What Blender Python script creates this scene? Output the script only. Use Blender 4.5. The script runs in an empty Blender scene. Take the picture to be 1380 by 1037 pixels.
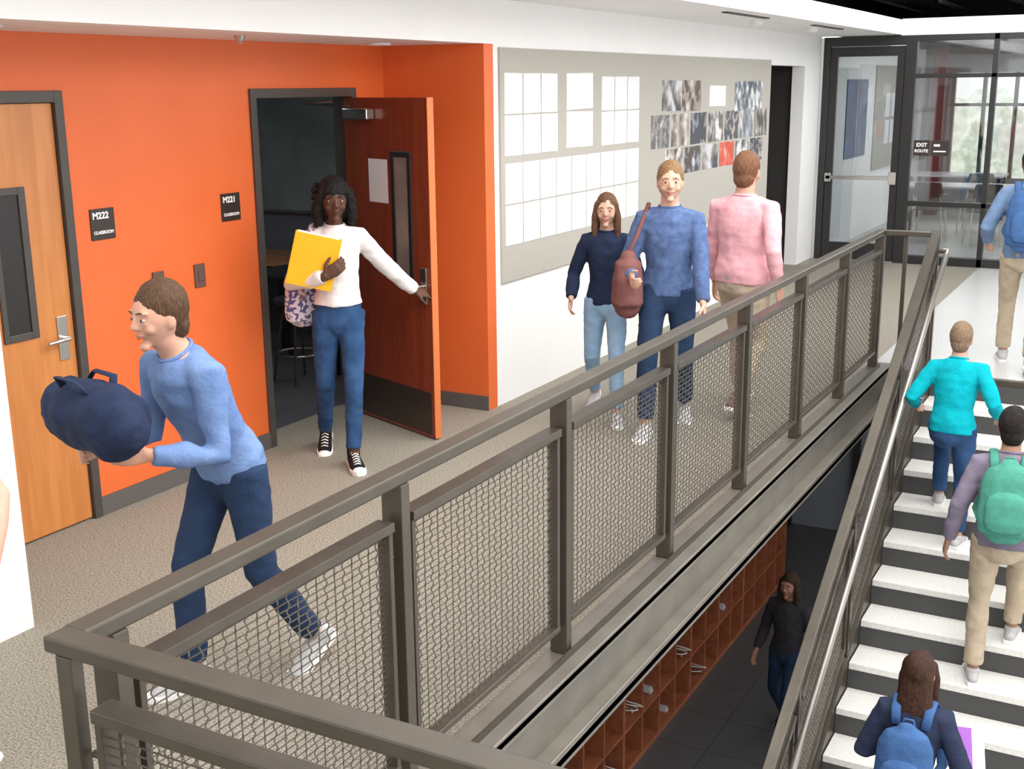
import bpy, bmesh, math, random
from mathutils import Vector as V, Matrix, noise
random.seed(4)
scene=bpy.context.scene
COL=scene.collection
R=math.radians
# ------------------------------------------------------------------ materials
def M(name,col,rough=.5,metal=0,col2=None,scale=20,bump=0,bscale=None,stretch=(1,1,1),detail=3,lo=.35,hi=.65,trans=0,emit=0,coat=0,kind='noise',spec=None,mid=None):
    m=bpy.data.materials.new(name); m.use_nodes=True
    nt=m.node_tree; N=nt.nodes; L=nt.links
    b=N['Principled BSDF']
    b.inputs['Base Color'].default_value=(*col,1); b.inputs['Roughness'].default_value=rough
    b.inputs['Metallic'].default_value=metal
    if coat: b.inputs['Coat Weight'].default_value=coat
    if spec is not None: b.inputs['Specular IOR Level'].default_value=spec
    if emit:
        b.inputs['Emission Color'].default_value=(*col,1); b.inputs['Emission Strength'].default_value=emit
    tc=N.new('ShaderNodeTexCoord'); mp=N.new('ShaderNodeMapping')
    mp.inputs['Scale'].default_value=stretch
    L.new(tc.outputs['Object'],mp.inputs['Vector'])
    def tex(sc):
        if kind=='checker':
            n=N.new('ShaderNodeTexBrick'); n.inputs['Scale'].default_value=sc
            n.inputs['Color1'].default_value=(1,1,1,1);n.inputs['Color2'].default_value=(.9,.9,.9,1);n.inputs['Mortar'].default_value=(0,0,0,1)
            n.offset=0;n.inputs['Mortar Size'].default_value=.006;n.inputs['Brick Width'].default_value=.6;n.inputs['Row Height'].default_value=.6
            L.new(mp.outputs['Vector'],n.inputs['Vector']); return n.outputs['Color']
        n=N.new('ShaderNodeTexNoise'); n.inputs['Scale'].default_value=sc; n.inputs['Detail'].default_value=detail
        L.new(mp.outputs['Vector'],n.inputs['Vector']); return n.outputs['Fac']
    c2=col2 if col2 else tuple(min(1,c*.93) for c in col)
    o=tex(scale); r=N.new('ShaderNodeValToRGB')
    r.color_ramp.elements[0].position=lo; r.color_ramp.elements[1].position=hi
    r.color_ramp.elements[0].color=(*c2,1); r.color_ramp.elements[1].color=(*col,1)
    if mid:
        q=r.color_ramp.elements.new((lo+hi)/2); q.color=(*mid,1)
    L.new(o,r.inputs['Fac']); L.new(r.outputs['Color'],b.inputs['Base Color'])
    if bump:
        n=N.new('ShaderNodeTexNoise'); n.inputs['Scale'].default_value=bscale or scale
        L.new(mp.outputs['Vector'],n.inputs['Vector'])
        bp=N.new('ShaderNodeBump'); bp.inputs['Strength'].default_value=bump; bp.inputs['Distance'].default_value=.01
        L.new(n.outputs['Fac'],bp.inputs['Height']); L.new(bp.outputs['Normal'],b.inputs['Normal'])
    return m
def fabric(name,c,c2=None,sc=14): return M(name,c,.9,0,c2 or tuple(x*.84 for x in c),sc,.3,70,spec=.2)
m_white=M('white_paint',(.88,.875,.87),.55,col2=(.86,.855,.85),scale=3)
m_ceil=M('ceiling_paint',(.84,.82,.81),.6,scale=3)
m_orange=M('orange_paint',(.76,.150,.036),.45,col2=(.72,.138,.031),scale=2)
m_carpet=M('speckled_carpet',(.35,.32,.26),.9,col2=(.145,.13,.10),scale=120,bump=.3,bscale=250,lo=.36,hi=.60,detail=4)
m_land=M('pale_floor',(.62,.62,.61),.25,col2=(.52,.52,.51),scale=60)
m_steel=M('painted_steel',(.095,.082,.064),.36,.45,col2=(.082,.07,.055),scale=9,bump=.04,bscale=80)
m_steeld=M('dark_steel',(.06,.055,.05),.4,.4,scale=8)
m_beam=M('bronze_beam',(.24,.222,.19),.36,.4,col2=(.20,.184,.157),scale=5,bump=.05,bscale=40)
m_rail=M('polished_handrail',(.34,.32,.29),.28,.7,scale=5)
m_wire=M('wire_steel',(.14,.125,.105),.38,.6,scale=30)
m_frame=M('door_frame_paint',(.075,.068,.062),.45,.2,scale=6)
m_wood=M('maple_veneer',(.60,.235,.065),.35,col2=(.50,.18,.045),scale=4,stretch=(6,6,.5),detail=6,coat=.2)
m_cherry=M('cherry_veneer',(.26,.05,.018),.3,col2=(.19,.033,.012),scale=4,stretch=(6,6,.5),detail=6,coat=.3)
m_edge=M('cherry_edge',(.62,.17,.05),.35,scale=4,stretch=(6,6,.5))
m_cubby=M('cubby_wood',(.34,.115,.055),.4,col2=(.26,.08,.036),scale=4,stretch=(5,1,5),detail=5)
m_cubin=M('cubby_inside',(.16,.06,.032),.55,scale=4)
m_chrome=M('satin_chrome',(.62,.60,.57),.28,1,scale=20)
m_black=M('black_frame',(.018,.017,.017),.4,scale=8)
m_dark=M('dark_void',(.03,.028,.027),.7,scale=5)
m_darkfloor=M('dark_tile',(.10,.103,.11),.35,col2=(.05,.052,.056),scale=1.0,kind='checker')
m_plenum=M('plenum',(.02,.021,.025),.8,scale=4)
m_tread=M('precast_tread',(.80,.79,.76),.5,col2=(.70,.69,.66),scale=60)
m_riser=M('riser_dark',(.055,.055,.055),.5,scale=12)
m_board=M('tack_board',(.44,.42,.375),.85,col2=(.40,.38,.34),scale=90,bump=.1,bscale=200)
m_paper=M('paper',(.76,.76,.79),.6,col2=(.67,.67,.71),scale=6,stretch=(1,.3,16),lo=.3,hi=.5)
m_paper2=M('plain_paper',(.80,.80,.81),.6,scale=6)
m_sign=M('sign_black',(.035,.025,.022),.35,scale=8)
m_signtxt=M('sign_white',(.9,.9,.88),.5,scale=8)
m_switch=M('switch_brown',(.13,.075,.06),.4,scale=8)
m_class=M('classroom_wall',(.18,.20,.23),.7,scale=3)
m_wb=M('whiteboard',(.30,.35,.34),.15,col2=(.18,.23,.22),scale=1.5)  # grey-green reflection painted into the board's colour
m_seat=M('seat_black',(.03,.03,.035),.45,scale=9)
m_table=M('table_top',(.50,.24,.10),.4,scale=4,stretch=(1,6,1))
m_grey=M('grey_top',(.55,.56,.58),.3,scale=6)
m_base=M('baseboard_rubber',(.11,.10,.095),.5,scale=6)
m_green=M('foliage',(.80,.82,.74),.8,col2=(.45,.48,.36),scale=5,detail=8,emit=.35)  # leaves emit a faint glow in place of bright daylight outside
def glass():
    m=bpy.data.materials.new('clear_glass'); m.use_nodes=True; nt=m.node_tree; N=nt.nodes; L=nt.links
    N.remove(N['Principled BSDF'])
    t=N.new('ShaderNodeBsdfTransparent'); t.inputs[0].default_value=(.80,.83,.84,1)
    g=N.new('ShaderNodeBsdfGlossy'); g.inputs['Roughness'].default_value=.03
    n=N.new('ShaderNodeTexNoise'); n.inputs['Scale'].default_value=1.5
    mr=N.new('ShaderNodeMapRange'); mr.inputs[3].default_value=.10; mr.inputs[4].default_value=.16
    x=N.new('ShaderNodeMixShader'); L.new(n.outputs['Fac'],mr.inputs[0]); L.new(mr.outputs[0],x.inputs[0])
    L.new(t.outputs[0],x.inputs[1]); L.new(g.outputs[0],x.inputs[2]); L.new(x.outputs[0],N['Material Output'].inputs['Surface'])
    return m
m_glass=glass()
# ------------------------------------------------------------------ geometry
class G:
    def __init__(s): s.v=[]; s.f=[]
    def add(s,vs,fs):
        o=len(s.v); s.v+= [V(p) for p in vs]; s.f+=[tuple(i+o for i in f) for f in fs]; return s
    def box(s,lo,hi):
        x0,y0,z0=lo; x1,y1,z1=hi
        return s.add([(x0,y0,z0),(x1,y0,z0),(x1,y1,z0),(x0,y1,z0),(x0,y0,z1),(x1,y0,z1),(x1,y1,z1),(x0,y1,z1)],
          [(0,3,2,1),(4,5,6,7),(0,1,5,4),(1,2,6,5),(2,3,7,6),(3,0,4,7)])
    def tube(s,pts,rad,seg=8,side=None,cap='flat'):
        pts=[V(p) for p in pts]; n=len(pts)
        if not isinstance(rad,(list,)): rad=[rad]*n
        rad=[(r,r) if not isinstance(r,tuple) else r for r in rad]
        if cap=='round':
            t0=(pts[0]-pts[1]).normalized(); t1=(pts[-1]-pts[-2]).normalized()
            a=[];ra=[];b=[];rb=[]
            for ph in (75,50,25):
                r0=min(rad[0]);r1=min(rad[-1]);c=math.cos(R(ph));q=math.sin(R(ph))
                a.append(pts[0]+t0*r0*q);ra.append((rad[0][0]*c,rad[0][1]*c))
                b.insert(0,pts[-1]+t1*r1*q);rb.insert(0,(rad[-1][0]*c,rad[-1][1]*c))
            pts=a+pts+b; rad=ra+rad+rb; n=len(pts)
        vs=[];fs=[];prev=None
        for i,p in enumerate(pts):
            t=(pts[min(i+1,n-1)]-pts[max(i-1,0)])
            t=t.normalized() if t.length>1e-9 else V((0,0,1))
            if side is not None: h=V(side)
            elif prev is not None: h=prev
            else: h=V((0,0,1)).cross(t) if abs(t.z)<.9 else V((1,0,0))
            sd=h-t*h.dot(t)
            if sd.length<1e-4: sd=t.orthogonal()
            sd.normalize(); prev=sd; o=t.cross(sd)
            for k in range(seg):
                a=2*math.pi*(k+ (0.5 if seg==4 else 0))/seg
                vs.append(p+sd*rad[i][0]*math.cos(a)+o*rad[i][1]*math.sin(a))
        for i in range(n-1):
            for k in range(seg):
                k2=(k+1)%seg
                fs.append((i*seg+k,i*seg+k2,(i+1)*seg+k2,(i+1)*seg+k))
        fs.append(tuple(range(seg))[::-1]); fs.append(tuple((n-1)*seg+k for k in range(seg)))
        return s.add(vs,fs)
    def ell(s,c,r,rot=None,seg=16,rings=10,fn=None):
        c=V(c); vs=[];fs=[]
        if not isinstance(r,(tuple,list)): r=(r,r,r)
        def P(d):
            q=V((d[0]*r[0],d[1]*r[1],d[2]*r[2]))
            if fn: q=fn(q,d)
            return c+(rot@q if rot else q)
        vs.append(P((0,0,1)))
        for i in range(1,rings):
            th=math.pi*i/rings
            for k in range(seg):
                a=2*math.pi*k/seg
                vs.append(P((math.sin(th)*math.cos(a),math.sin(th)*math.sin(a),math.cos(th))))
        vs.append(P((0,0,-1)))
        for k in range(seg): fs.append((0,1+k,1+(k+1)%seg))
        for i in range(rings-2):
            for k in range(seg):
                a=1+i*seg+k;b=1+i*seg+(k+1)%seg
                fs.append((a,a+seg,b+seg,b))
        l=len(vs)-1
        for k in range(seg): fs.append((l,1+(rings-2)*seg+(k+1)%seg,1+(rings-2)*seg+k))
        return s.add(vs,fs)
    def prism(s,outline,z0,z1,fn=lambda p:p):
        n=len(outline)
        vs=[fn(V((x,y,z0))) for x,y in outline]+[fn(V((x,y,z1))) for x,y in outline]
        fs=[tuple(range(n))[::-1],tuple(range(n,2*n))]+[(i,(i+1)%n,(i+1)%n+n,i+n) for i in range(n)]
        return s.add(vs,fs)
    def obj(s,name,mat,parent=None,loc=None,rot=None,smooth=False,bevel=0,vox=0,sm=0,disp=0,dfreq=10,center=False,subdiv=0):
        vs=s.v
        if center:
            lo=V([min(p[i] for p in vs) for i in range(3)]);hi=V([max(p[i] for p in vs) for i in range(3)])
            c=(lo+hi)/2; vs=[p-c for p in vs]; loc=c
        me=bpy.data.meshes.new(name); me.from_pydata([tuple(p) for p in vs],[],s.f); me.update()
        bm=bmesh.new(); bm.from_mesh(me); bmesh.ops.recalc_face_normals(bm,faces=bm.faces[:]); bm.to_mesh(me); bm.free()
        if vox or sm:
            t=bpy.data.objects.new('tmp',me); COL.objects.link(t)
            if vox:
                m=t.modifiers.new('r','REMESH'); m.mode='VOXEL'; m.voxel_size=vox
            if sm:
                m=t.modifiers.new('s','SMOOTH'); m.iterations=sm; m.factor=.6
            dg=bpy.context.evaluated_depsgraph_get(); dg.update()
            me2=bpy.data.meshes.new_from_object(t.evaluated_get(dg))
            bpy.data.objects.remove(t); bpy.data.meshes.remove(me); me=me2; me.name=name
            if disp:
                me.update()
                ns=[v.normal.copy() for v in me.vertices]
                for v,nn in zip(me.vertices,ns):
                    p=v.co*dfreq
                    q=noise.noise(V((p.x,p.y,p.z*.6)))+.5*noise.noise(V((p.x*2+7,p.y*2,p.z*2.2)))
                    q+=.9*(.25-abs(noise.noise(V((p.x*.8+p.z*.5,p.y*.8+3,p.z*1.3-p.x*.4)))))
                    v.co=v.co+nn*q*disp
                me.update()
        me.materials.clear(); me.materials.append(mat)
        if smooth:
            for p in me.polygons: p.use_smooth=True
        o=bpy.data.objects.new(name,me); COL.objects.link(o)
        if loc is not None: o.location=loc
        if rot is not None: o.rotation_euler=rot
        if parent: o.parent=parent
        if bevel:
            m=o.modifiers.new('bevel','BEVEL'); m.width=bevel; m.segments=2; m.limit_method='ANGLE'
        return o
def box(name,lo,hi,mat,parent=None,bevel=0): return G().box(lo,hi).obj(name,mat,parent,center=True,bevel=bevel)
def struct(o): o['kind']='structure'; return o
def top(o,label,cat,group=None):
    o['label']=label; o['category']=cat
    if group: o['group']=group
    return o
def empty(name,loc=(0,0,0),rot=(0,0,0)):
    e=bpy.data.objects.new(name,None); COL.objects.link(e); e.location=loc; e.rotation_euler=rot; e.empty_display_size=.1; return e
def copyobj(o,parent=None,loc=None):
    c=o.copy(); COL.objects.link(c); c.parent=parent
    if loc is not None: c.location=loc
    return c
def text(body,size,mat,parent,loc,rot,name='lettering',ext=.0008,align='CENTER'):
    cu=bpy.data.curves.new(name,'FONT'); cu.body=body; cu.size=size; cu.extrude=ext; cu.align_x=align; cu.align_y='CENTER'; cu.offset=size*.03
    t=bpy.data.objects.new('t',cu); COL.objects.link(t)
    dg=bpy.context.evaluated_depsgraph_get(); dg.update()
    me=bpy.data.meshes.new_from_object(t.evaluated_get(dg)); bpy.data.objects.remove(t)
    me.materials.clear(); me.materials.append(mat)
    o=bpy.data.objects.new(name,me); COL.objects.link(o); o.parent=parent; o.location=loc; o.rotation_euler=rot; return o
# ------------------------------------------------------------------ constants
XO=-4.72; XW=-3.94; XR=-1.90; YE=15.1; ZL=-3.6
# ------------------------------------------------------------------ shell
g=G(); g.box((-4.95,-3,-.22),(XR-.02,YE,0)); g.box((XR-.02,-3,-.22),(4,1.5,0)); struct(g.obj('floor',m_carpet))
g=G(); g.box((XR-.02,9.33,-.22),(4,YE,.0)); g.box((-4.2,YE,-.22),(4,22.2,0)); struct(g.obj('floor',m_land))
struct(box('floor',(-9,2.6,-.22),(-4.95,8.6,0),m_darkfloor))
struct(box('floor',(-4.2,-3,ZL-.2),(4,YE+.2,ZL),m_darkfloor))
g=G(); g.box((XW-.15,6.96,0),(XW,13.05,2.87)); g.box((XW-.15,13.05,2.35),(XW,14.4,2.87)); g.box((XW-.15,14.4,0),(XW,YE,2.87))
g.box((XW-.15,-3,0),(XW,3.04,2.87)); g.box((XW-.15,3.04,2.42),(XW,6.96,2.87)); struct(g.obj('wall_west',m_white))
g=G(); g.box((XO-.12,3.04,0),(XO,3.08,2.15)); g.box((XO-.12,4.12,0),(XO,5.48,2.15)); g.box((XO-.12,6.50,0),(XO,6.96,2.15))
g.box((XO-.12,3.04,2.15),(XO,6.96,2.5)); struct(g.obj('wall_recess',m_orange))
struct(box('wall_return',(XO,6.84,0),(XW-.001,6.96,2.42),m_orange))
struct(box('wall_return',(XO-.12,2.92,0),(XW-.151,3.04,2.42),m_white))
struct(box('ceiling',(XO-.12,3.04,2.421),(XW-.151,6.95,2.5),m_ceil))
struct(box('ceiling',(XW+.001,-3,2.70),(-3.0,YE,2.87),m_white))
struct(box('ceiling',(-3.0,YE,2.69),(4,YE+.2,2.88),m_white))
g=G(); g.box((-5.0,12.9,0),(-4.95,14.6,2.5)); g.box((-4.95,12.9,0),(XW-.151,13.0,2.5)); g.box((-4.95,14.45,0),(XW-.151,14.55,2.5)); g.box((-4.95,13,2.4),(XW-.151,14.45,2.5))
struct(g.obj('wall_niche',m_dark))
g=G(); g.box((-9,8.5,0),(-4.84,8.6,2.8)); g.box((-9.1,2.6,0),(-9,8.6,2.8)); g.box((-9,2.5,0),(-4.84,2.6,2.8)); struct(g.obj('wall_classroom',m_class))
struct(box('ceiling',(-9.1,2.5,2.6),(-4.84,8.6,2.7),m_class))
g=G(); g.box((XO,4.12,0),(XO+.012,5.48,.10)); g.box((XO,6.5,0),(XO+.012,6.84,.1)); g.box((XO+.012,6.828,0),(XW-.0,6.84,.10)); struct(g.obj('baseboard_recess',m_base))
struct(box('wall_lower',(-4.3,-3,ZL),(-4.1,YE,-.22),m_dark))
g=G(); g.box((-4.1,YE,ZL),(4,YE+.2,-.22)); struct(g.obj('wall_lower',m_class))
g=G()
for x in (-4.05,-3.2,-2.35,-1.5): g.box((x-.04,YE-.1,ZL),(x+.04,YE-.02,-.6))
g.box((-4.1,YE-.1,-.7),(-1.2,YE-.02,-.55)); g.box((-4.1,YE-.1,-1.6),(-1.2,YE-.02,-1.54)); struct(g.obj('window_3',m_black))
struct(box('ceiling',(-4.2,YE-6,3.5),(4,22.2,3.6),m_plenum))
g=G(); g.box((-4.2,22.0,2.6),(4,22.2,3.6)); g.box((-4.2,-3,2.88),(-4.0,22.2,3.6)); struct(g.obj('wall_plenum',m_plenum))
duct=G().tube([(-3.4,10,3.25),(-3.4,21,3.25)],.13,16).obj('ceiling_duct',m_steel,smooth=True); top(duct,'dark round ventilation duct under the open black ceiling','duct')
for i,x in enumerate((-2.7,-1.9,-.9)):
    o=G().tube([(x,YE+.6,3.1),(x,21,3.1)],.03,8).obj('ceiling_pipe',m_steeld,smooth=True); top(o,'thin dark pipe running under the open ceiling','pipe','ceiling pipes')
def beam(y0,y1,x,name='trim_1'):
    g=G(); g.box((x-.05,y0,-.02),(x+.12,y1,.010)); g.box((x+.07,y0,-.24),(x+.09,y1,-.02)); g.box((x-.05,y0,-.26),(x+.17,y1,-.225))
    g.box((x+.112,y0,-.035),(x+.12,y1,.018)); g.box((x+.162,y0,-.275),(x+.17,y1,-.205))
    return struct(g.obj(name,m_beam,bevel=.003))
beam(1.5,9.45,XR)
g=G(); g.box((XR+.17,9.27,-.25),(4,9.32,.0)); struct(g.obj('trim_2',m_steel,bevel=.003))
g=G(); g.box((XR+.17,1.45,-.25),(4,1.52,.0)); struct(g.obj('trim_3',m_steel,bevel=.003))
struct(G().box((XR+.045,1.6,.010),(XR+.055,9.3,.035)).obj('trim_4',m_steel))
# ------------------------------------------------------------------ guard railing
def wire_panel_geo(L_,z0,z1,k=0):
    g=G(); n=int(round(L_/.040)); px=L_/n; rp=.0205; nr=int((z1-z0)/rp)
    for i in range(1,n):
        y=i*px; pts=[]
        for j in range(nr*2+1):
            z=z0+(z1-z0)*j/(nr*2)
            sg=[0,1,0,-1][j%4]; s2=sg*(1 if i%2 else -1)
            pts.append((s2*.003,y+sg*.0030,z+k*y))
        g.tube(pts,.0022,4,side=(1,0,0))
    for j in range(1,nr):
        z=z0+(z1-z0)*j/nr
        g.tube([(0,0,z),(0,L_,z+k*L_)],.0019,4)
    return g
def frame_geo(L_,z0,z1,k=0):
    g=G()
    def bar(y0,y1,za,zb,hx):
        g.add([(-hx,y0,za+k*y0),(hx,y0,za+k*y0),(hx,y1,za+k*y1),(-hx,y1,za+k*y1),(-hx,y0,zb+k*y0),(hx,y0,zb+k*y0),(hx,y1,zb+k*y1),(-hx,y1,zb+k*y1)],
          [(0,3,2,1),(4,5,6,7),(0,1,5,4),(1,2,6,5),(2,3,7,6),(3,0,4,7)])
    bar(0,L_,z1-.03,z1,.03); bar(0,L_,z0,z0+.022,.024)
    bar(0,.02,z0,z1-.03,.022); bar(L_-.02,L_,z0,z1-.03,.022)
    for f in (.18,.85):
        for y,d in ((0,-1),(L_,1)):
            zz=z0+(z1-z0)*f+k*y
            g.tube([(0,y,zz),(0,y+d*.034,zz)],.009,8)
    return g
def make_panel_run(parent,x,ys,z0=.12,z1=.93):
    first=None
    for i in range(len(ys)-1):
        a=ys[i]+.050; b=ys[i+1]-.050
        if first is None:
            fr=frame_geo(b-a,z0,z1).obj('mesh_panel',m_steel,parent,(x,a,0),bevel=.003)
            wm=wire_panel_geo(b-a-.03,z0+.02,z1-.03).obj('wire_mesh',m_wire,fr,(0,.015,0))
            first=(fr,wm)
        else:
            fr=copyobj(first[0],parent,(x,a,0)); wm=copyobj(first[1],fr,(0,.015,0))
YP=[1.65+1.09*i for i in range(8)]
gr=empty('guard_railing',(XR,YP[0],0)); top(gr,'bronze-brown steel guard railing with woven wire panels along the walkway','railing')
rl=G().box((-.034,-.09,1.032),(.034,9.28-1.65+.034,1.07)); rl.obj('top_rail',m_steel,gr,bevel=.006)
pm=None
for y in YP:
    if pm is None: pm=G().box((-.036,-.022,.012),(.036,.022,1.032)).obj('post',m_steel,gr,(0,0,0),bevel=.003)
    else: copyobj(pm,gr,(0,y-YP[0],0))
make_panel_run(gr,0.0,[y-YP[0] for y in YP])
rr=empty('guard_railing',(XR,9.30,0)); top(rr,'short steel railing joining the walkway guard to the stair guard','railing')
G().box((.036,-.03,1.032),(.39,.034,1.07)).obj('top_rail',m_steel,rr,bevel=.005)
G().box((.17,-.012,0.0),(.20,.012,1.032)).obj('post',m_steel,rr,bevel=.003)
nr=empty('guard_railing',(XR,1.54,0)); top(nr,'steel guard railing with wire mesh crossing the end of the void','railing')
G().box((-.034,-.034,1.032),(3.4,.030,1.068)).obj('top_rail',m_steel,nr,bevel=.006)
for i,x in enumerate((.02,1.15,2.28,3.37)): G().box((x-.022,-.033,0),(x+.022,.0,1.032)).obj('post',m_steel,nr,bevel=.003)
for x in (.02,1.15,2.28):
    fr=frame_geo(1.0,.12,.93).obj('mesh_panel',m_steel,nr,(x+.065,-.005,0),rot=(0,0,R(-90)),bevel=.003)
    wire_panel_geo(.97,.14,.9).obj('wire_mesh',m_wire,fr,(0,.015,0))
# ------------------------------------------------------------------ stairs
RI=3.6/21; RU=.283; YT=9.27; KS=RI/RU
XS0=-1.46; XS1=.6
st=empty('staircase',((XS0+XS1)/2,YT-RU*21,ZL)); top(st,'straight staircase with pale precast treads and dark risers','staircase')
base=V(st.location)
tr=None
for n in range(1,21):
    y=YT-RU*n; z=-RI*n
    p=V(((XS0+XS1)/2,y,z))-base
    w=(XS1-XS0)/2
    if tr is None:
        tr=G().box((-w,-.012,-.045),(w,RU+.0,0)).obj('tread',m_tread,st,p,bevel=.005)
        rs=G().box((-w,RU-.012,0),(w,RU-.001,RI-.045)).obj('riser',m_riser,st,p)
    else:
        copyobj(tr,st,p); copyobj(rs,st,p)
copyobj(rs,st,V(((XS0+XS1)/2,YT-RU*21,-RI*21))-base)
for x in (XS0-.035,XS1+.005):
    g=G(); y0=YT-RU*20.6
    pts=[(YT,-.28),(YT,.04),(y0,.04-(YT-y0)*KS),(y0,max(-.28-(YT-y0)*KS,ZL))]
    g.add([(x,a,b) for a,b in pts]+[(x+.03,a,b) for a,b in pts],[(0,1,2,3),(4,5,6,7),(0,1,5,4),(1,2,6,5),(2,3,7,6),(3,0,4,7)])
    v=[q-base for q in g.v]; g.v=v; g.obj('stringer',m_steel,st)
def stair_rail(x,inner,lbl):
    e=empty('stair_railing',(x,YT,0)); top(e,lbl,'railing')
    ln=5.7
    g=G(); hx=.032
    def bar(y0,y1,za,zb,hx,xc=0):
        g.add([(xc-hx,y0,za+KS*y0),(xc+hx,y0,za+KS*y0),(xc+hx,y1,za+KS*y1),(xc-hx,y1,za+KS*y1),(xc-hx,y0,zb+KS*y0),(xc+hx,y0,zb+KS*y0),(xc+hx,y1,zb+KS*y1),(xc-hx,y1,zb+KS*y1)],
          [(0,3,2,1),(4,5,6,7),(0,1,5,4),(1,2,6,5),(2,3,7,6),(3,0,4,7)])
    bar(-ln,0.03,1.025,1.072,hx)
    g.obj('top_rail',m_steel,e,bevel=.005)
    sp=1.13
    for i in range(6):
        y=-i*sp; G().box((-.03,y-.02,KS*y+.03),(.03,y+.02,KS*y+1.03)).obj('post',m_steel,e,bevel=.003)
    L_=sp-.11
    f0=frame_geo(L_,.13,.93,KS); w0=wire_panel_geo(L_-.03,.15,.90,KS); F=None
    for i in range(5):
        y=-(i+1)*sp+.055
        if F is None:
            F=f0.obj('mesh_panel',m_steel,e,(0,y,KS*y),bevel=.003); W=w0.obj('wire_mesh',m_wire,F,(0,.015,KS*.015))
        else:
            f=copyobj(F,e,(0,y,KS*y)); copyobj(W,f,(0,.015,KS*.015))
    g=G(); xi=.085*inner
    g.tube([(0,.03,.93),(xi,.03,.93),(xi,-.02,.90)]+[(xi,-ln,.90-KS*ln)],.021,12,side=(1,0,0)); g.obj('handrail',m_rail,e,smooth=True)
    for i in range(6):
        y=-i*sp-.1; G().tube([(0,y,KS*y+.8),(xi*.9,y,KS*y+.82),(xi,y,KS*y+.885)],.008,6).obj('handrail_bracket',m_steel,e)
stair_rail(-1.50,1,'sloping steel stair guard with wire mesh panels and round handrail')
# ------------------------------------------------------------------ cubbies
cb=empty('storage_cubby',(-3.57,5.2,ZL)); top(cb,'low reddish wood cubby unit with two rows of open boxes','cubby shelf','cubbies against the lower wall')
def cub(parent):
    g=G(); W=1.6; D=.42; Hh=.80
    g.box((-D,0,Hh-.03),(0,W,Hh)); g.box((-D,0,.0),(0,W,.05)); g.box((-D,.0,.405),(-.004,W,.425))
    for i in range(5):
        y=i*(W-.022)/4; g.box((-D,y,.05),(-.002,y+.022,Hh-.03))
    b=g.obj('body',m_cubby,parent,bevel=.002)
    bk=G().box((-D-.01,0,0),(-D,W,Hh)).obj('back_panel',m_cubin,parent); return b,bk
b0,k0=cub(cb)
for i in range(1,5):
    c=cb.copy(); COL.objects.link(c); c.location=(-3.57,5.2+1.6*i+.001*i,ZL); copyobj(b0,c,(0,0,0)); copyobj(k0,c,(0,0,0))
for i,(y,z,kind) in enumerate([(8.75,.45,0),(9.2,.45,1),(9.95,.45,0),(9.6,.06,1),(10.4,.06,0),(11.2,.45,1),(8.3,.06,0)]):
    if kind==0:
        g=G(); pts=[(math.cos(a*.7)*(.05+.006*a),math.sin(a*.7)*(.06-.003*a),.010+.005*a) for a in range(22)]
        g.tube(pts,.006,6); o=g.obj('cable_coil',m_paper2,None,(-3.70,y-.0,ZL+z-.03),smooth=True); top(o,'loose white cable coil lying in a cubby box','cable')
    else:
        g=G(); g.box((-.09,-.07,0),(.07,.07,.03)); g.box((-.08,-.06,.03),(.06,.075,.05)); o=g.obj('notebook_stack',m_grey,None,(-3.70,y,ZL+z-.02),bevel=.004); top(o,'small stack of grey notebooks in a cubby box','notebook')
# ------------------------------------------------------------------ doors
def lever(parent,loc,rotz=0,dirn=1,name='lever_handle'):
    g=G(); g.box((-.03,0,-.11),(.03,.008,.11)); g.tube([(0,.0,0),(0,.055,0)],.011,10); g.tube([(0,.052,0),(dirn*.05,.055,0),(dirn*.12,.05,-.004)],.0095,10,cap='round')
    o=g.obj(name,m_chrome,parent,loc,smooth=False,bevel=.002); o.rotation_euler=(0,0,rotz); o['label']='satin chrome lever handle'; return o
def frame(name,y0,y1):
    e=empty(name,(XO,(y0+y1)/2,0)); e['kind']='structure'; h=(y1-y0)/2
    g=G(); g.box((-.14,-h,0),(.018,-h+.05,2.155)); g.box((-.14,h-.05,0),(.018,h,2.155)); g.box((-.14,-h+.05,2.10),(.018,h-.05,2.155))
    g.obj('door_frame',m_frame,e,bevel=.003); return e
d1=frame('door_1',3.075,4.125)
lf=box('door_leaf',(-.05,-.472,.01),(-.006,.472,2.098),m_wood,d1,bevel=.002)
g=G()
for a,b,c,d in ((.06,.09,1.0,1.72),(.22,.26,1.0,1.72)): g.box((-.01,a,c),(.006,b,d))
g.box((-.01,.09,1.0),(.006,.22,1.035)); g.box((-.01,.09,1.685),(.006,.22,1.72)); g.obj('vision_frame',m_frame,d1,bevel=.003)
G().box((-.008,.09,1.035),(-.003,.22,1.685)).obj('vision_glass',m_black,d1)
lever(d1,(-.006,.40,.97),R(-90),1)
d2=frame('door_2',5.475,6.505)
dl=empty('door_leaf',(-.0,.455,0),(0,0,R(-21.5))); dl.parent=d2
lf=box('door_panel',(0.0,-.045,.012),(.91,0,2.095),m_cherry,dl,bevel=.002)
G().box((.9101,-.045,.012),(.916,0,2.095)).obj('door_edge',m_edge,dl)
g=G(); x0,x1,z0,z1=.56,.70,1.0,1.74
g.box((x0-.035,-.055,z0-.035),(x0,.01,z1+.035)); g.box((x1,-.055,z0-.035),(x1+.035,.01,z1+.035)); g.box((x0,-.055,z0-.035),(x1,.01,z0)); g.box((x0,-.055,z1),(x1,.01,z1+.035)); g.obj('vision_frame',m_black,dl,bevel=.003)
G().box((x0,-.049,z0),(x1,.004,z1)).obj('vision_glass',M('smoked_glass',(.30,.24,.20),.1,scale=2,col2=(.12,.10,.09)),dl)
G().box((.03,-.047,.03),(.88,-.0455,.30)).obj('kick_plate',M('bronze_plate',(.10,.075,.06),.35,.7,scale=9),dl)
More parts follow.
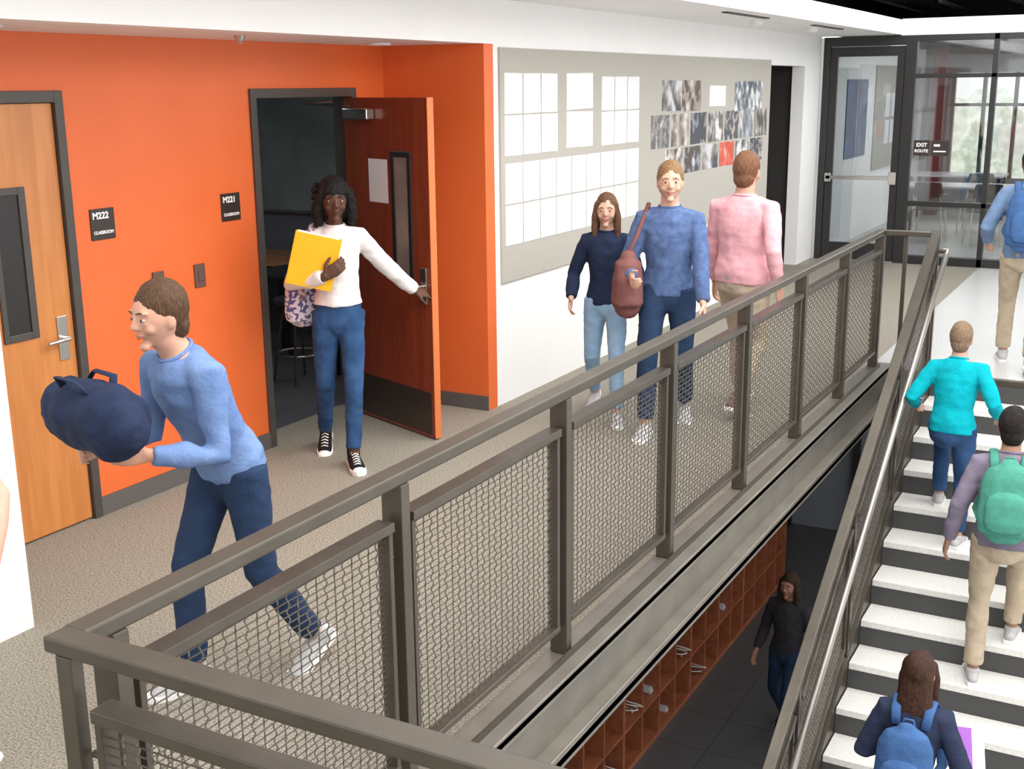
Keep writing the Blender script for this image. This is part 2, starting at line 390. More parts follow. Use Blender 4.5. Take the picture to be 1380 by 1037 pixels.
lv=lever(dl,(.84,-.046,.97),R(180),1)
G().box((.08,-.11,1.96),(.36,-.046,2.03)).obj('door_closer',m_chrome,dl,bevel=.008)
G().tube([(.14,-.08,2.04),(-.18,-.22,2.06),(-.30,.12,2.075)],.008,6).obj('closer_arm',m_chrome,dl)
G().box((.27,-.0475,1.45),(.48,-.046,1.72)).obj('notice_sheet',m_paper2,dl)
def sign(y,z,num):
    o=box('room_sign',(XO,y-.078,z-.078),(XO+.008,y+.078,z+.078),m_sign,bevel=.002); top(o,'square dark plaque reading %s CLASSROOM on orange wall'%num,'sign','room number plaques')
    text(num,.046,m_signtxt,o,(.005,-.066,.042),(R(90),0,R(90)),align='LEFT'); text('CLASSROOM',.022,m_signtxt,o,(.005,.0,-.042),(R(90),0,R(90)))
sign(4.31,1.50,'M222'); sign(5.26,1.50,'M221')
for y in (4.656,4.97):
    g=G(); g.box((XO,y-.04,1.08),(XO+.012,y+.04,1.21)); g.box((XO+.012,y-.018,1.115),(XO+.018,y+.018,1.175)); o=g.obj('light_switch',m_switch,center=True,bevel=.003); top(o,'brown wall switch plate on the orange wall','switch','wall switch plates')
# ------------------------------------------------------------------ tack board
bd=box('tack_board',(XW+.001,7.02,.85),(XW+.018,13.0,2.40),m_board,bevel=.003); top(bd,'long beige tack board mounted on the white wall','notice board')
xp=XW+.018
def sheet(y0,y1,z0,z1,mat,label,cat,grp,name='paper_sheet'):
    o=G().box((xp,y0,z0),(xp+.002+random.random()*.002,y1,z1)).obj(name,mat,center=True); o.rotation_euler=(R(random.uniform(-.9,.9)),0,0); top(o,label,cat,grp)
wl='white printed sheet pinned to the beige board'
for i in range(3):
    for j in range(2): sheet(7.07+.266*i,7.07+.266*i+.248,1.70+.275*j,1.70+.275*j+.264,m_paper,wl,'paper','pinned paper sheets')
for j in range(2): sheet(8.0,8.45,1.71+.275*j,1.71+.275*j+.258,m_paper2,'wide white sheet pinned to the beige board','paper','pinned paper sheets')
for i in range(3):
    for j in range(2): sheet(8.61+.252*i,8.61+.252*i+.234,1.70+.265*j,1.70+.265*j+.255,m_paper,wl,'paper','pinned paper sheets')
for i in range(9):
    for j in range(2): sheet(7.07+.256*i,7.07+.256*i+.238,1.10+.28*j,1.10+.28*j+.268,m_paper if (i*3+j)%4 else m_paper2,wl,'paper','pinned paper sheets')
def photomat(i):
    a=[(.05,.055,.07),(.09,.065,.055),(.06,.07,.09),(.12,.12,.13),(.08,.06,.05)][i%5]
    b=[(.58,.58,.60),(.58,.52,.48),(.68,.67,.67),(.50,.52,.56)][i%4]
    md=[(.26,.24,.23),(.32,.26,.22),(.22,.24,.27)][i%3]
    if i==13: a,b,md=(.55,.08,.05),(.75,.45,.38),(.65,.14,.10)
    m=M('photo_print_%s'%('abcdefghijklmnopqrstuvwxyz'[i]),b,.35,col2=a,scale=7+i%4*2,detail=3,lo=.36,hi=.62,mid=md,stretch=(1,1,.8))
    for n in m.node_tree.nodes:
        if n.type=='MAPPING': n.inputs['Location'].default_value=(i*3.1,i*1.7,i*2.3)
        if n.type=='VALTORGB': n.color_ramp.interpolation='CONSTANT' if i%2 else 'LINEAR'
    return m
pl=[(9.86,10.32,1.93,2.19),(10.34,10.82,1.92,2.19),(11.8,12.7,1.89,2.18)]
pl+=[(9.62+.475*i,9.62+.475*i+.42,1.62,1.90) for i in range(7)]
pl+=[(9.95+.48*i,9.95+.48*i+.43,1.37,1.60) for i in range(6)]
for i,(a,b,c,d) in enumerate(pl): sheet(a,b,c,d,photomat(i),'reddish photo print pinned to the board' if i==13 else 'colour photo print pinned to the beige board','photo','pinned photo prints','photo_print')
sheet(11.06,11.52,1.95,2.14,m_paper,'small white caption sheet beside the photos','paper','pinned paper sheets')
for x,y,z in ((-4.35,3.45,2.42),(-4.4,6.35,2.42)):
    o=G().tube([(0,0,0),(0,0,-.012)],.07,24).obj('recessed_downlight',m_paper2,None,(x,y,z)); top(o,'small round recessed downlight in the white ceiling','light','ceiling downlights')
o=G().tube([(0,0,0),(0,0,-.02),(0,0,-.022),(0,0,-.04)],[.03,.022,.01,.014],12).obj('ceiling_sprinkler',m_chrome,None,(-4.3,4.95,2.42)); top(o,'small chrome fire sprinkler head under the ceiling','sprinkler')
for x,y in ((-3.4,12.6),(-3.45,10.9)):
    g=G().tube([(0,0,0),(0,0,-.03),(0,0,-.045)],[.06,.06,.04],20); o=g.obj('smoke_detector',m_paper2,None,(x,y,2.70)); top(o,'white round smoke detector on the ceiling','smoke detector','smoke detectors')
for y in (9.3,11.9): o=box('linear_diffuser',(-3.22,y,2.69),(-3.17,y+1.1,2.7),m_black); top(o,'narrow black linear air diffuser in the ceiling','vent','ceiling diffusers')
# ------------------------------------------------------------------ storefront at YE
e=empty('window_1',(-3.9,YE,0)); e['kind']='structure'
def B(g,x0,x1,z0,z1,y0=-.04,y1=.06): g.box((x0+3.9,y0,z0),(x1+3.9,y1,z1))
g=G(); B(g,-3.9,-3.82,0,2.69); B(g,-2.93,-2.80,0,2.69); B(g,-1.96,-1.90,0,2.69); B(g,-1.0,-.94,0,2.69); B(g,.2,.26,0,2.69)
B(g,-3.82,-2.93,2.58,2.69); B(g,-2.8,4,2.62,2.69); B(g,-2.8,4,2.20,2.25); B(g,-2.8,4,.70,.76); B(g,-2.8,4,0,.1)
g.obj('window_frame',m_black,e,bevel=.004)
G().box((1.1,.0,.1),(7.9,.008,2.62)).obj('window_glass',m_glass,e)
e2=empty('door_3',(-3.375,YE-.02,0)); e2['kind']='structure'
g=G(); g.box((-.44,0,.01),(-.35,.045,2.575)); g.box((.35,0,.01),(.44,.045,2.575)); g.box((-.35,0,.01),(.35,.045,.22)); g.box((-.35,0,2.46),(.35,.045,2.575)); g.obj('door_leaf',m_black,e2,bevel=.004)
G().box((-.35,.02,.22),(.35,.028,2.46)).obj('door_glass',m_glass,e2)
g=G(); g.box((-.42,-.06,1.0),(.42,-.025,1.045)); g.box((-.43,-.06,.97),(-.36,0,1.075)); g.box((.34,-.065,.95),(.43,0,1.10)); g.obj('push_bar',m_chrome,e2,bevel=.004)
s1=box('exit_sign',(-2.77,YE-.02,1.30),(-2.59,YE-.004,1.48),m_sign); top(s1,'small black sign reading EXIT ROUTE on the glass','sign')
text('EXIT',.06,m_signtxt,s1,(0,-.01,.035),(R(90),0,0)); text('ROUTE',.048,m_signtxt,s1,(0,-.01,-.035),(R(90),0,0))
s2=box('room_sign',(-2.57,YE-.02,1.30),(-2.37,YE-.004,1.48),m_sign); top(s2,'small dark room plaque on the glass','sign')
g=G(); g.box((-.07,-.0095,-.045),(.07,-.008,-.03)); g.box((-.07,-.0095,.02),(0,-.008,.045)); g.obj('plaque_lines',m_signtxt,s2)
struct(box('wall_far_west',(-4.1,YE+.2,0),(-3.94,22,2.69),m_white))
b=box('tack_board',(-3.939,18.2,.9),(-3.92,21.5,2.4),m_board); top(b,'beige tack board beyond the glass door standing in for a reflection','notice board')  # board reflected in the door glass, built as an object behind it
b=box('reflected_poster',(-3.939,16.5,1.15),(-3.925,17.7,2.2),M('blue_poster',(.05,.10,.30),.4,col2=(.015,.03,.10),scale=4)); top(b,'blue poster beyond the glass door standing in for a reflection','poster')  # reflection of a poster in the door glass, modelled as a solid panel
for i in range(6):
    o=box('paper_sheet',(-3.92,18.9+.4*(i%3),1.25+.4*(i//3)),(-3.917,19.2+.4*(i%3),1.6+.4*(i//3)),m_paper); top(o,'white printed sheet on the far board','paper','sheets on far board')
g=G(); g.box((-4.1,22,0),(4,22.15,.55)); g.box((-4.1,22,2.3),(4,22.15,2.69)); g.box((-4.1,22,.55),(-3.5,22.15,2.3)); struct(g.obj('wall_far',m_class))
g=G()
for x in (-3.45,-2.95,-2.45,-1.6,-.8,0.2): g.box((x-.03,21.98,.55),(x+.03,22.1,2.3))
g.box((-3.5,21.98,1.75),(4,22.1,1.80)); struct(g.obj('window_2',m_black))
o=box('trim_5',(-3.62,20.9,0),(-3.42,21.1,2.69),M('maroon_column',(.10,.02,.025),.5,scale=4)); struct(o)
struct(box('ceiling',(-4.1,YE+.2,2.75),(4,22,2.8),m_plenum))
g=G()
for i in range(60):
    g.ell((random.uniform(-8,3),random.uniform(26,28),random.uniform(-.5,1.6)),random.uniform(.4,.8),seg=8,rings=6)
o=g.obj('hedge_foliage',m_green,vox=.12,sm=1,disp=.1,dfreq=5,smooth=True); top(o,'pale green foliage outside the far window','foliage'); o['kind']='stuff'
def table(loc,w,d,h,mt,lbl,rot=0):
    e=empty('work_table',loc,(0,0,rot)); top(e,lbl,'table')
    G().box((-w/2,-d/2,h-.03),(w/2,d/2,h)).obj('table_top',mt,e,bevel=.004)
    for sx in (-1,1):
        for sy in (-1,1): G().box((sx*(w/2-.05)-.02,sy*(d/2-.05)-.02,0),(sx*(w/2-.05)+.02,sy*(d/2-.05)+.02,h-.03)).obj('leg',m_black,e)
def chair(loc,rot,lbl='dark moulded chair with thin metal legs'):
    e=empty('chair',loc,(0,0,rot)); top(e,lbl,'chair','classroom chairs')
    g=G(); g.tube([(0,-.19,.46),(0,0,.445),(0,.2,.45)],[(.19,.012),(.21,.012),(.20,.012)],14,side=(1,0,0),cap='round'); g.obj('seat',m_seat,e,smooth=True)
    G().tube([(0,-.2,.56),(0,-.235,.70),(0,-.27,.83)],[(.16,.010),(.20,.012),(.17,.01)],14,side=(1,0,0),cap='round').obj('backrest',m_seat,e,smooth=True)
    for sx in (-1,1):
        G().tube([(sx*.21,.2,0),(sx*.17,.16,.44)],.011,6).obj('leg',m_chrome,e); G().tube([(sx*.21,-.24,0),(sx*.17,-.17,.44),(sx*.15,-.235,.72)],.011,6).obj('leg',m_chrome,e)
def stool(loc):
    e=empty('stool',loc); top(e,'dark round stool with splayed metal legs and foot ring','stool','classroom stools')
    G().tube([(0,0,.60),(0,0,.64)],.17,20).obj('seat',m_seat,e,bevel=.008)
    for a in range(4):
        c,s_=math.cos(a*math.pi/2+.5),math.sin(a*math.pi/2+.5); G().tube([(c*.2,s_*.2,0),(c*.1,s_*.1,.6)],.011,6).obj('leg',m_steeld,e)
    G().tube([(math.cos(a*math.pi/10)*.165,math.sin(a*math.pi/10)*.165,.22) for a in range(21)],.008,6).obj('foot_ring',m_chrome,e)
table((-2.6,18,0),1.6,.8,.74,m_grey,'grey-topped work table in the glazed room'); table((-.9,17.6,0),1.6,.8,.74,m_grey,'grey-topped work table in the glazed room'); table((-3.0,20.2,0),1.4,.8,.74,m_grey,'grey-topped work table in the glazed room')
for p,r_ in (((-2.9,17.3,0),0),((-2.2,17.25,0),.3),((-1.3,16.9,0),0),((-2.5,18.7,0),3.1),((-.6,16.9,0),.2),((-1.8,19.4,0),2)): chair(p,r_)
table((-7.0,8.05,0),1.2,.7,.75,m_table,'wood-topped classroom table under the whiteboard'); table((-5.9,7.45,0),.9,.5,.75,m_seat,'dark classroom table near the doorway')
for p in ((-5.65,6.95,0),(-6.0,6.5,0),(-6.7,7.3,0)): stool(p)
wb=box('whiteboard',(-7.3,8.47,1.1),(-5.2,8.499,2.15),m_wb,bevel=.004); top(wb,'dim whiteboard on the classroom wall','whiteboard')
G().box((-1.07,-.04,-.545),(1.07,.0,-.52)).obj('marker_tray',m_chrome,wb)
# ------------------------------------------------------------------ people
def ik(a,t,l1,l2,pole):
    d=t-a; D=d.length; mx=(l1+l2)*.999
    if D>mx: t=a+d.normalized()*mx; D=mx
    u=(t-a).normalized(); x=(l1*l1-l2*l2+D*D)/(2*D); h=math.sqrt(max(l1*l1-x*x,1e-8))
    p=V(pole); p=p-u*p.dot(u); p.normalize()
    return a+u*x+p*h, t
def hand(g,w,d,pn,s,curl,thumbside):
    d=d.normalized(); pn=pn-d*pn.dot(d); pn.normalize(); sd=d.cross(pn)*thumbside
    g.tube([w-d*.02*s,w+d*.02*s,w+d*.055*s,w+d*.085*s],[(.024*s,.019*s),(.033*s,.016*s),(.041*s,.016*s),(.039*s,.013*s)],12,side=sd,cap='round')
    for i,(o,l) in enumerate(((.030,.070),(.010,.080),(-.010,.074),(-.029,.058))):
        p=w+d*.083*s+sd*o*s; a=0; dd=d.copy(); pts=[p-d*.02*s,p]
        for k,f in enumerate((.45,.3,.25)):
            a+=curl*(.8+.12*i)*(1 if k else .6); dd=d*math.cos(a)+pn*math.sin(a); p=p+dd*l*f*s; pts.append(p)
        g.tube(pts,[.0098*s,.0094*s,.0088*s,.0082*s,.007*s],8,cap='round')
    p=w+d*.02*s+sd*.026*s; t1=(d*.62+sd*.75+pn*.3).normalized(); t2=(d*.85+sd*.3+pn*.45).normalized()
    g.tube([p-t1*.01*s,p+t1*.035*s,p+t1*.035*s+t2*.045*s],[.013*s,.0115*s,.0088*s],8,cap='round')
SK={}
def skinmat(c):
    if c not in SK: SK[c]=M('skin_tone',c,.6,col2=tuple(x*.93 for x in c),scale=30,spec=.3)
    return SK[c]
m_eyew=M('eye_white',(.48,.45,.43),.3,scale=5); m_iris=M('iris',(.02,.012,.008),.25,scale=5)
m_rub=M('rubber_white',(.85,.85,.83),.5,scale=9)
def person(label,loc,yaw,H,skin,hairc,hair,topc,legc,shoec,feet,wr,lean=0,hy=0,hp=0,w=1.,sleeve='long',fit=.014,vox=.009,curl=(.45,.45),hd=(None,None),pn=(None,None),converse=False,hem=.90,poles=(None,None)):
    s=H/1.72; sk=skinmat(skin)
    Rl=Matrix.Rotation(-lean,3,'X')
    L1=.415*s;L2=.42*s; hz=.925*s
    ank=[V((f[0],f[1],f[2]+.085*s)) for f in feet]
    for i,f in enumerate(feet):
        if len(f)>3 and f[3]: ank[i].z+=math.sin(abs(f[3]))*.10*s
    for _ in range(80):
        if all(((V((sx*.085*s*w,0,hz))-a).length)<(L1+L2)*.995 for sx,a in zip((-1,1),ank)): break
        hz-=.006
    hip=V((0,0,hz))
    def T(x,y,z): return hip+Rl@V((x,y,z-.93))*s
    body=G(); X1=(1,0,0)
    ring=[(.875,.12,.080,0),(.90,.145,.096,-.005),(.97,.150,.10,-.008),(1.08,.125,.088,0),(1.20,.135,.10,.004),(1.30,.150,.105,.004),(1.38,.145,.088,0),(1.43,.09,.065,-.005),(1.465,.056,.056,-.004),(1.53,.052,.055,.01)]
    body.tube([T(0,y,z) for z,a,b,y in ring],[(a*s*w,b*s) for z,a,b,y in ring],20,side=X1)
    Rh=Matrix.Rotation(-lean*.35,3,'X')@Matrix.Rotation(hy,3,'Z')@Matrix.Rotation(-hp,3,'X')
    nk=T(0,.006,1.50); Hc=nk+Rh@(V((0,.018,.095))*s)
    hh=lambda x,y,z: Hc+Rh@(V((x,y,z))*s)
    def hf(q,d):
        z=d[2]; k=1.0
        if z<0: k=1-.34*abs(z)**1.4
        q=V((q.x*k,q.y*(1-.10*abs(min(z,0))),q.z))
        if d[1]<0: q.y*=1.08
        return q
    body.ell(Hc,(.075*s,.093*s,.118*s),rot=Rh,seg=24,rings=18,fn=hf)
    body.tube([hh(0,.085,.022),hh(0,.099,-.008),hh(0,.104,-.020)],[.007*s,.010*s,.012*s],8,cap='round')
    for sx in (-1,1):
        body.ell(hh(sx*.012,.093,-.024),.008*s,seg=8,rings=6)
        body.ell(hh(sx*.074,-.004,-.008),(.009*s,.020*s,.032*s),rot=Rh,seg=10,rings=8)
        body.ell(hh(sx*.032,.076,.030),(.026*s,.014*s,.009*s),rot=Rh,seg=10,rings=6)
        body.ell(hh(sx*.038,.062,-.03),(.022*s,.020*s,.02*s),rot=Rh,seg=10,rings=6)
        body.ell(hh(sx*.031,.076,-.007),(.018*s,.012*s,.006*s),rot=Rh,seg=10,rings=6)
    body.ell(hh(0,.070,-.096),(.024*s,.020*s,.018*s),rot=Rh,seg=10,rings=8)
    body.ell(hh(0,.086,-.053),(.023*s,.008*s,.011*s),rot=Rh,seg=10,rings=8)
    shirt=G(); trou=G()
    sh=[r for r in ring if r[0]>=hem-.001 and r[0]<1.45]
    if abs(sh[0][0]-hem)>.001: sh=[(hem,.150,.1,-.005)]+sh
    off=.018
    shirt.tube([T(0,y,z) for z,a,b,y in sh]+[T(0,-.004,1.452)],[((a+off)*s*w,(b+off)*s) for z,a,b,y in sh]+[(.066*s*w,.066*s)],24,side=X1)
    tr_=[(.80,.05,.06,0),(.83,.10,.085,0),(.86,.14,.095,0)]+[r for r in ring if .88<r[0]<1.0]+[(1.02,.135,.092,-.004)]
    trou.tube([T(0,y,z) for z,a,b,y in tr_],[((a+.010)*s*w,(b+.010)*s) for z,a,b,y in tr_],20,side=X1)
    wrist=[]
    for i,sx in enumerate((-1,1)):
        S_=T(sx*.160*w,0,1.375); pole=poles[i] or (sx*.35,-1,-.25)
        E,Wd=ik(S_,V(wr[i]),.285*s,.25*s,pole); wrist.append(Wd)
        body.tube([T(sx*.10*w,0,1.38),S_,S_.lerp(E,.4),E,E.lerp(Wd,.3),Wd],[.05*s,.050*s,.042*s,.035*s,.036*s,(.026*s,.021*s)],12,cap='round')
        d=(Wd-E).normalized() if hd[i] is None else V(hd[i]).normalized()
        p=V((-sx,0.15,0)) if pn[i] is None else V(pn[i])
        c=d.cross(p-d*p.dot(d)); ts=1 if c.dot(V((0,1,.6)))>0 else -1
        hand(body,Wd,d,p,s,curl[i],ts)
        o=.013
        if sleeve=='long':
            shirt.tube([T(sx*.09*w,0,1.375),S_,S_.lerp(E,.45),E,E.lerp(Wd,.45),E.lerp(Wd,.93)],[(.055+o)*s,(.052+o)*s,(.044+o)*s,(.039+o)*s,(.035+o)*s,(.026+o)*s],14)
        else:
            shirt.tube([T(sx*.09*w,0,1.375),S_,S_.lerp(E,.62)],[(.055+o)*s,(.053+o)*s,(.045+o+.008)*s],14)
        hj=hip+V((sx*.085*s*w,0,-.005)); f=feet[i]
        K,A=ik(hj,ank[i],L1,L2,(sx*.08,1,0)); 
        body.tube([hj,hj.lerp(K,.4),K,K.lerp(A,.3),A],[.074*s,.066*s,.048*s,.050*s,.034*s],12)
        trou.tube([hj+V((0,0,.02)),hj.lerp(K,.35),K,K.lerp(A,.35),K.lerp(A,.93)],[(.078+fit)*s,(.070+fit)*s,(.050+fit)*s,(.048+fit)*s,(.036+fit*1.3)*s],16)
        pit=f[3] if len(f)>3 else 0; fy=f[4] if len(f)>4 else -sx*.12
        Rs=Matrix.Rotation(fy,3,'Z')@Matrix.Rotation(-pit,3,'X')
        S=lambda x,y,z,A=A,Rs=Rs: A+Rs@(V((x,y,z))*s)
        body.tube([A,S(0,.0,-.04),S(0,.08,-.058),S(0,.15,-.066)],[.034*s,(.032*s,.03*s),(.036*s,.018*s),(.03*s,.012*s)],10,side=Rs@V((1,0,0)))
        feet_s=G()
        feet_s.tube([S(0,-.055,-.045),S(0,-.015,-.038),S(0,.05,-.046),S(0,.11,-.058),S(0,.165,-.066)],[(.032*s,.032*s),(.038*s,.044*s),(.042*s,.036*s),(.046*s,.026*s),(.036*s,.018*s)],14,side=Rs@V((1,0,0)),cap='round')
        feet_s.tube([S(0,-.015,-.04),S(0,-.012,.0),S(0,-.012,.028 if converse else .01)],[.038*s,.040*s,.041*s],14,side=Rs@V((1,0,0)))
        if i==0: shoes=[]
        shoes.append((feet_s,S,Rs))
    top_=body.obj('person',sk,None,loc,(0,0,yaw),smooth=True,vox=vox*.7,sm=3)
    top(top_,label,'person')
    shirt.obj('shirt',topc,top_,smooth=True,vox=vox,sm=3,disp=.009*s,dfreq=9/s)
    trou.obj('trousers',legc,top_,smooth=True,vox=vox,sm=4,disp=.006*s,dfreq=11/s)
    n_=24; G().tube([T(math.cos(2*math.pi*k/n_)*.064*w,-.004+math.sin(2*math.pi*k/n_)*.064,1.452+.006*math.sin(2*math.pi*k/n_+math.pi)) for k in range(n_+1)],.0085*s,8).obj('collar',topc,top_,smooth=True)
    out=[(-.030,-.085),(.030,-.085),(.038,-.05),(.036,0),(.045,.07),(.049,.12),(.040,.175),(.018,.202),(-.018,.202),(-.040,.175),(-.049,.12),(-.045,.07),(-.036,0),(-.038,-.05)]
    for fs,S,Rs in shoes:
        o=fs.obj('shoe',shoec,top_,smooth=True,vox=.007,sm=2)
        G().prism(out,-.086,-.060,lambda p,S=S:S(p.x,p.y,p.z)).obj('shoe_sole',m_rub,o,bevel=.004)
        if converse:
            G().ell(S(0,.165,-.062),(.041*s,.036*s,.021*s),rot=Rs,seg=16,rings=10).obj('toe_cap',m_rub,o,smooth=True)
            g=G()
            for k in range(6):
                y=.115-.018*k; z=-.034+.0088*k
                g.tube([S(-.021,y,z-.005),S(0,y,z+.004+.001*k),S(.021,y,z-.005)],.0038*s,6)
            g.obj('shoelaces',m_rub,o,smooth=True)
    hg=G(); hm=M('hair_colour',hairc,.6,col2=tuple(x*.5 for x in hairc),scale=60,stretch=(3,3,.6),bump=.6,bscale=90,spec=.25)
    hg.ell(hh(0,-.020,.030),(.083*s,.102*s,.106*s),rot=Rh,seg=20,rings=14)
    if hair=='short': hg.ell(hh(0,-.05,-.035),(.068*s,.062*s,.07*s),rot=Rh)
    if hair=='long':
        hg.tube([hh(0,-.045,.02),hh(0,-.065,-.08),hh(0,-.085,-.18)+V((0,0,-.0)),hh(0,-.10,-.30),hh(0,-.09,-.36)],[(.082*s,.06*s),(.088*s,.055*s),(.10*s,.045*s),(.085*s,.035*s),(.05*s,.02*s)],16,side=Rh@V((1,0,0)),cap='round')
        for sx in (-1,1): hg.tube([hh(sx*.066,.02,.05),hh(sx*.082,.02,-.04),hh(sx*.085,.015,-.14),hh(sx*.08,.02,-.24)],[.024*s,.026*s,.026*s,.014*s],10,cap='round')
    if hair=='curly':
        rnd=random.Random(3)
        hg.ell(hh(0,-.045,-.015),(.108*s,.085*s,.125*s),rot=Rh,seg=20,rings=14)
        hg.ell(hh(0,-.02,.045),(.088*s,.108*s,.10*s),rot=Rh,seg=20,rings=14)
        for sx in (-1,1): hg.tube([hh(sx*.060,.035,.075),hh(sx*.085,.025,.02),hh(sx*.098,.012,-.05),hh(sx*.095,.01,-.12)],[.022*s,.028*s,.032*s,.024*s],10,cap='round')
        for k in range(110):
            a=rnd.uniform(R(165),R(375)); z=rnd.uniform(-.15,.09); rr_=.108-.25*max(0,z-.03)
            hg.ell(hh(math.cos(a)*rr_,math.sin(a)*rr_*.85-.035,z),rnd.uniform(.012,.022)*s,seg=8,rings=6)
        for k in range(24):
            sx=rnd.choice((-1,1)); hg.ell(hh(sx*rnd.uniform(.095,.118),rnd.uniform(-.02,.03),rnd.uniform(-.14,.03)),rnd.uniform(.012,.020)*s,seg=8,rings=6)
    hg.obj('hair',hm,top_,smooth=True,vox=.006 if hair=='curly' else .0075,sm=1,disp=.005*s if hair=='curly' else .003*s,dfreq=36)
    for sx in (-1,1):
        ey=G().ell(hh(sx*.031,.0785,.006),(.0125*s,.010*s,.0066*s),rot=Rh,seg=12,rings=8).obj('eye',m_eyew,top_,smooth=True)
        G().ell(hh(sx*.031,.0855,.006),(.0068*s,.0040*s,.0060*s),rot=Rh,seg=10,rings=8).obj('iris',m_iris,ey,smooth=True)
        G().tube([hh(sx*.014,.093,.029),hh(sx*.032,.090,.034),hh(sx*.048,.078,.029)],[.0026*s,.0032*s,.002*s],6,cap='round').obj('eyebrow',hm,top_,smooth=True)
    g=G(); g.tube([hh(-.022,.083,-.053),hh(-.008,.0925,-.049),hh(0,.0925,-.051),hh(.008,.0925,-.049),hh(.022,.083,-.053)],[.002*s,.0045*s,.004*s,.0045*s,.002*s],8); g.tube([hh(-.020,.083,-.056),hh(0,.092,-.060),hh(.020,.083,-.056)],[.002*s,.0055*s,.002*s],8)
    g.obj('lips',M('lip_colour',tuple(c*f for c,f in zip(skin,(.85,.55,.55))),.5,scale=9),top_,smooth=True)
    return dict(T=T,loc=loc,yaw=yaw,Rl=Rl,s=s,obj=top_,wrist=wrist,hip=hip)
def backpack(P,mat,label,mat2=None,front=False,dx=0,dy=0,dz=0,sc=1.,straps=True):
    T=P['T']; s=P['s']; loc=P['loc']; yaw=P['yaw']; sg=1 if front else -1
    c=T(dx,sg*.215+dy,1.20+dz)
    g=G(); hh=.21*s*sc
    Rl=P['Rl']
    pts=[c+Rl@V((0,0,z*hh)) for z in (-1,-.93,-.6,0,.55,.85,1.0)]
    rr=[(.10,.045),(.145,.075),(.155,.085),(.15,.082),(.14,.075),(.11,.06),(.05,.03)]
    g.tube(pts,[(a*s*sc,b*s*sc) for a,b in rr],20,side=(1,0,0),cap='round')
    Rz=Matrix.Rotation(yaw,3,'Z'); base=V(loc)+Rz@c
    def sub(g): g.v=[q-c for q in g.v]; return g
    o=sub(g).obj('backpack',mat,None,base,(0,0,yaw),smooth=True,vox=.01,sm=3,disp=.004,dfreq=14)
    top(o,label,'backpack')
    m2=mat2 or mat
    g=G(); g.tube([c+Rl@V((0,sg*.075*s*sc,z*hh)) for z in (-.75,-.6,-.1,.1,.2)],[(.10*s*sc,.03*s*sc),(.115*s*sc,.04*s*sc),(.115*s*sc,.038*s*sc),(.10*s*sc,.03*s*sc),(.07*s*sc,.015*s*sc)],16,side=(1,0,0),cap='round')
    sub(g).obj('front_pocket',m2,o,smooth=True,vox=.008,sm=2)
    g=G(); g.tube([c+Rl@V((-.03,-sg*.03,hh*.98)),c+Rl@V((-.02,-sg*.03,hh+.03)),c+Rl@V((.02,-sg*.03,hh+.03)),c+Rl@V((.03,-sg*.03,hh*.98))],.007,6); sub(g).obj('grab_loop',m2,o,smooth=True)
    if straps:
        for sx in (-1,1):
            pts=[T(sx*.075,-.125,1.34),T(sx*.085,-.095,1.425),T(sx*.09,-.01,1.462),T(sx*.095,.085,1.41),T(sx*.105,.138,1.30),T(sx*.13,.13,1.18),T(sx*.158,.04,1.10),T(sx*.13,-.12,1.06)]
            sub(G().tube(pts,[(.026*s,.007*s)]*8,8,side=(1,0,0))).obj('shoulder_strap',m2,o,smooth=True)
    return o
jeans=fabric('blue_denim',(.035,.085,.20),(.02,.055,.14),9); ljeans=fabric('light_denim',(.28,.42,.58),(.22,.35,.5),9)
khaki=fabric('khaki_cotton',(.50,.41,.30)); navy=fabric('navy_cotton',(.018,.028,.065)); white=fabric('white_knit',(.80,.77,.76),(.74,.71,.70),30)
bshirt=fabric('blue_plaid',(.10,.16,.31),(.07,.11,.24),30); pink=fabric('pink_oxford',(.80,.42,.46)); teal=fabric('teal_jacket',(.0,.40,.48))
denim2=fabric('denim_shirt',(.17,.26,.42)); greyp=fabric('grey_purple_top',(.22,.19,.26)); green=fabric('green_nylon',(.08,.32,.24)); maroon=fabric('maroon_leather',(.20,.085,.08))
blueb=fabric('blue_nylon',(.06,.14,.33)); cream=fabric('cream_cotton',(.85,.80,.76)); cblack=fabric('black_canvas',(.012,.012,.014)); cgrey=fabric('grey_suede',(.5,.5,.5)); dj=fabric('dark_denim',(.02,.04,.09))
shirt_lb=fabric('light_blue_shirt',(.16,.25,.46),(.11,.18,.36),8)
WO=person('woman in white sweater holding a yellow folder and door handle',(-4.19,5.53,0),R(-139.5),1.70,(.10,.045,.028),(.008,.006,.006),'curly',white,jeans,cblack,
  [(-.04,.20,0,0,.1),(.10,-.20,0,.35,-.15)],[(-.475,-.19,.955),(.075,.215,1.13)],w=.86,fit=.006,vox=.007,hy=.05,hp=.05,converse=True,hem=.99,
  curl=(.55,.6),hd=((-.75,-.35,-.2),(-.80,.12,.55)),pn=((.2,-.6,-.7),(.1,-1,0)),poles=((-.2,-.6,-1),(.8,-.5,-.6)))
fo=empty('folder',V((-4.19,5.53,0))+Matrix.Rotation(R(-139.5),3,'Z')@V((.135,.185,1.215)),(R(-8),R(-14),R(-139.5))); top(fo,'bright yellow folder clutched against the chest','folder')
m_yel=M('yellow_card',(.95,.48,.01),.5,scale=8)
G().box((-.13,-.004,-.155),(.13,-.001,.155)).obj('cover',m_yel,fo,bevel=.001); G().box((-.13,.004,-.155),(.13,.007,.150)).obj('cover',m_yel,fo,bevel=.001); G().box((-.115,-.001,-.14),(.12,.004,.16)).obj('paper_stack',m_paper2,fo)
pat=M('patterned_cloth',(.75,.72,.78),.8,col2=(.10,.10,.28),scale=40,lo=.45,hi=.52,detail=1)
bp=backpack(WO,pat,'white and navy patterned backpack slung from one shoulder',dx=.20,dy=.06,dz=-.19,sc=.72,straps=False)
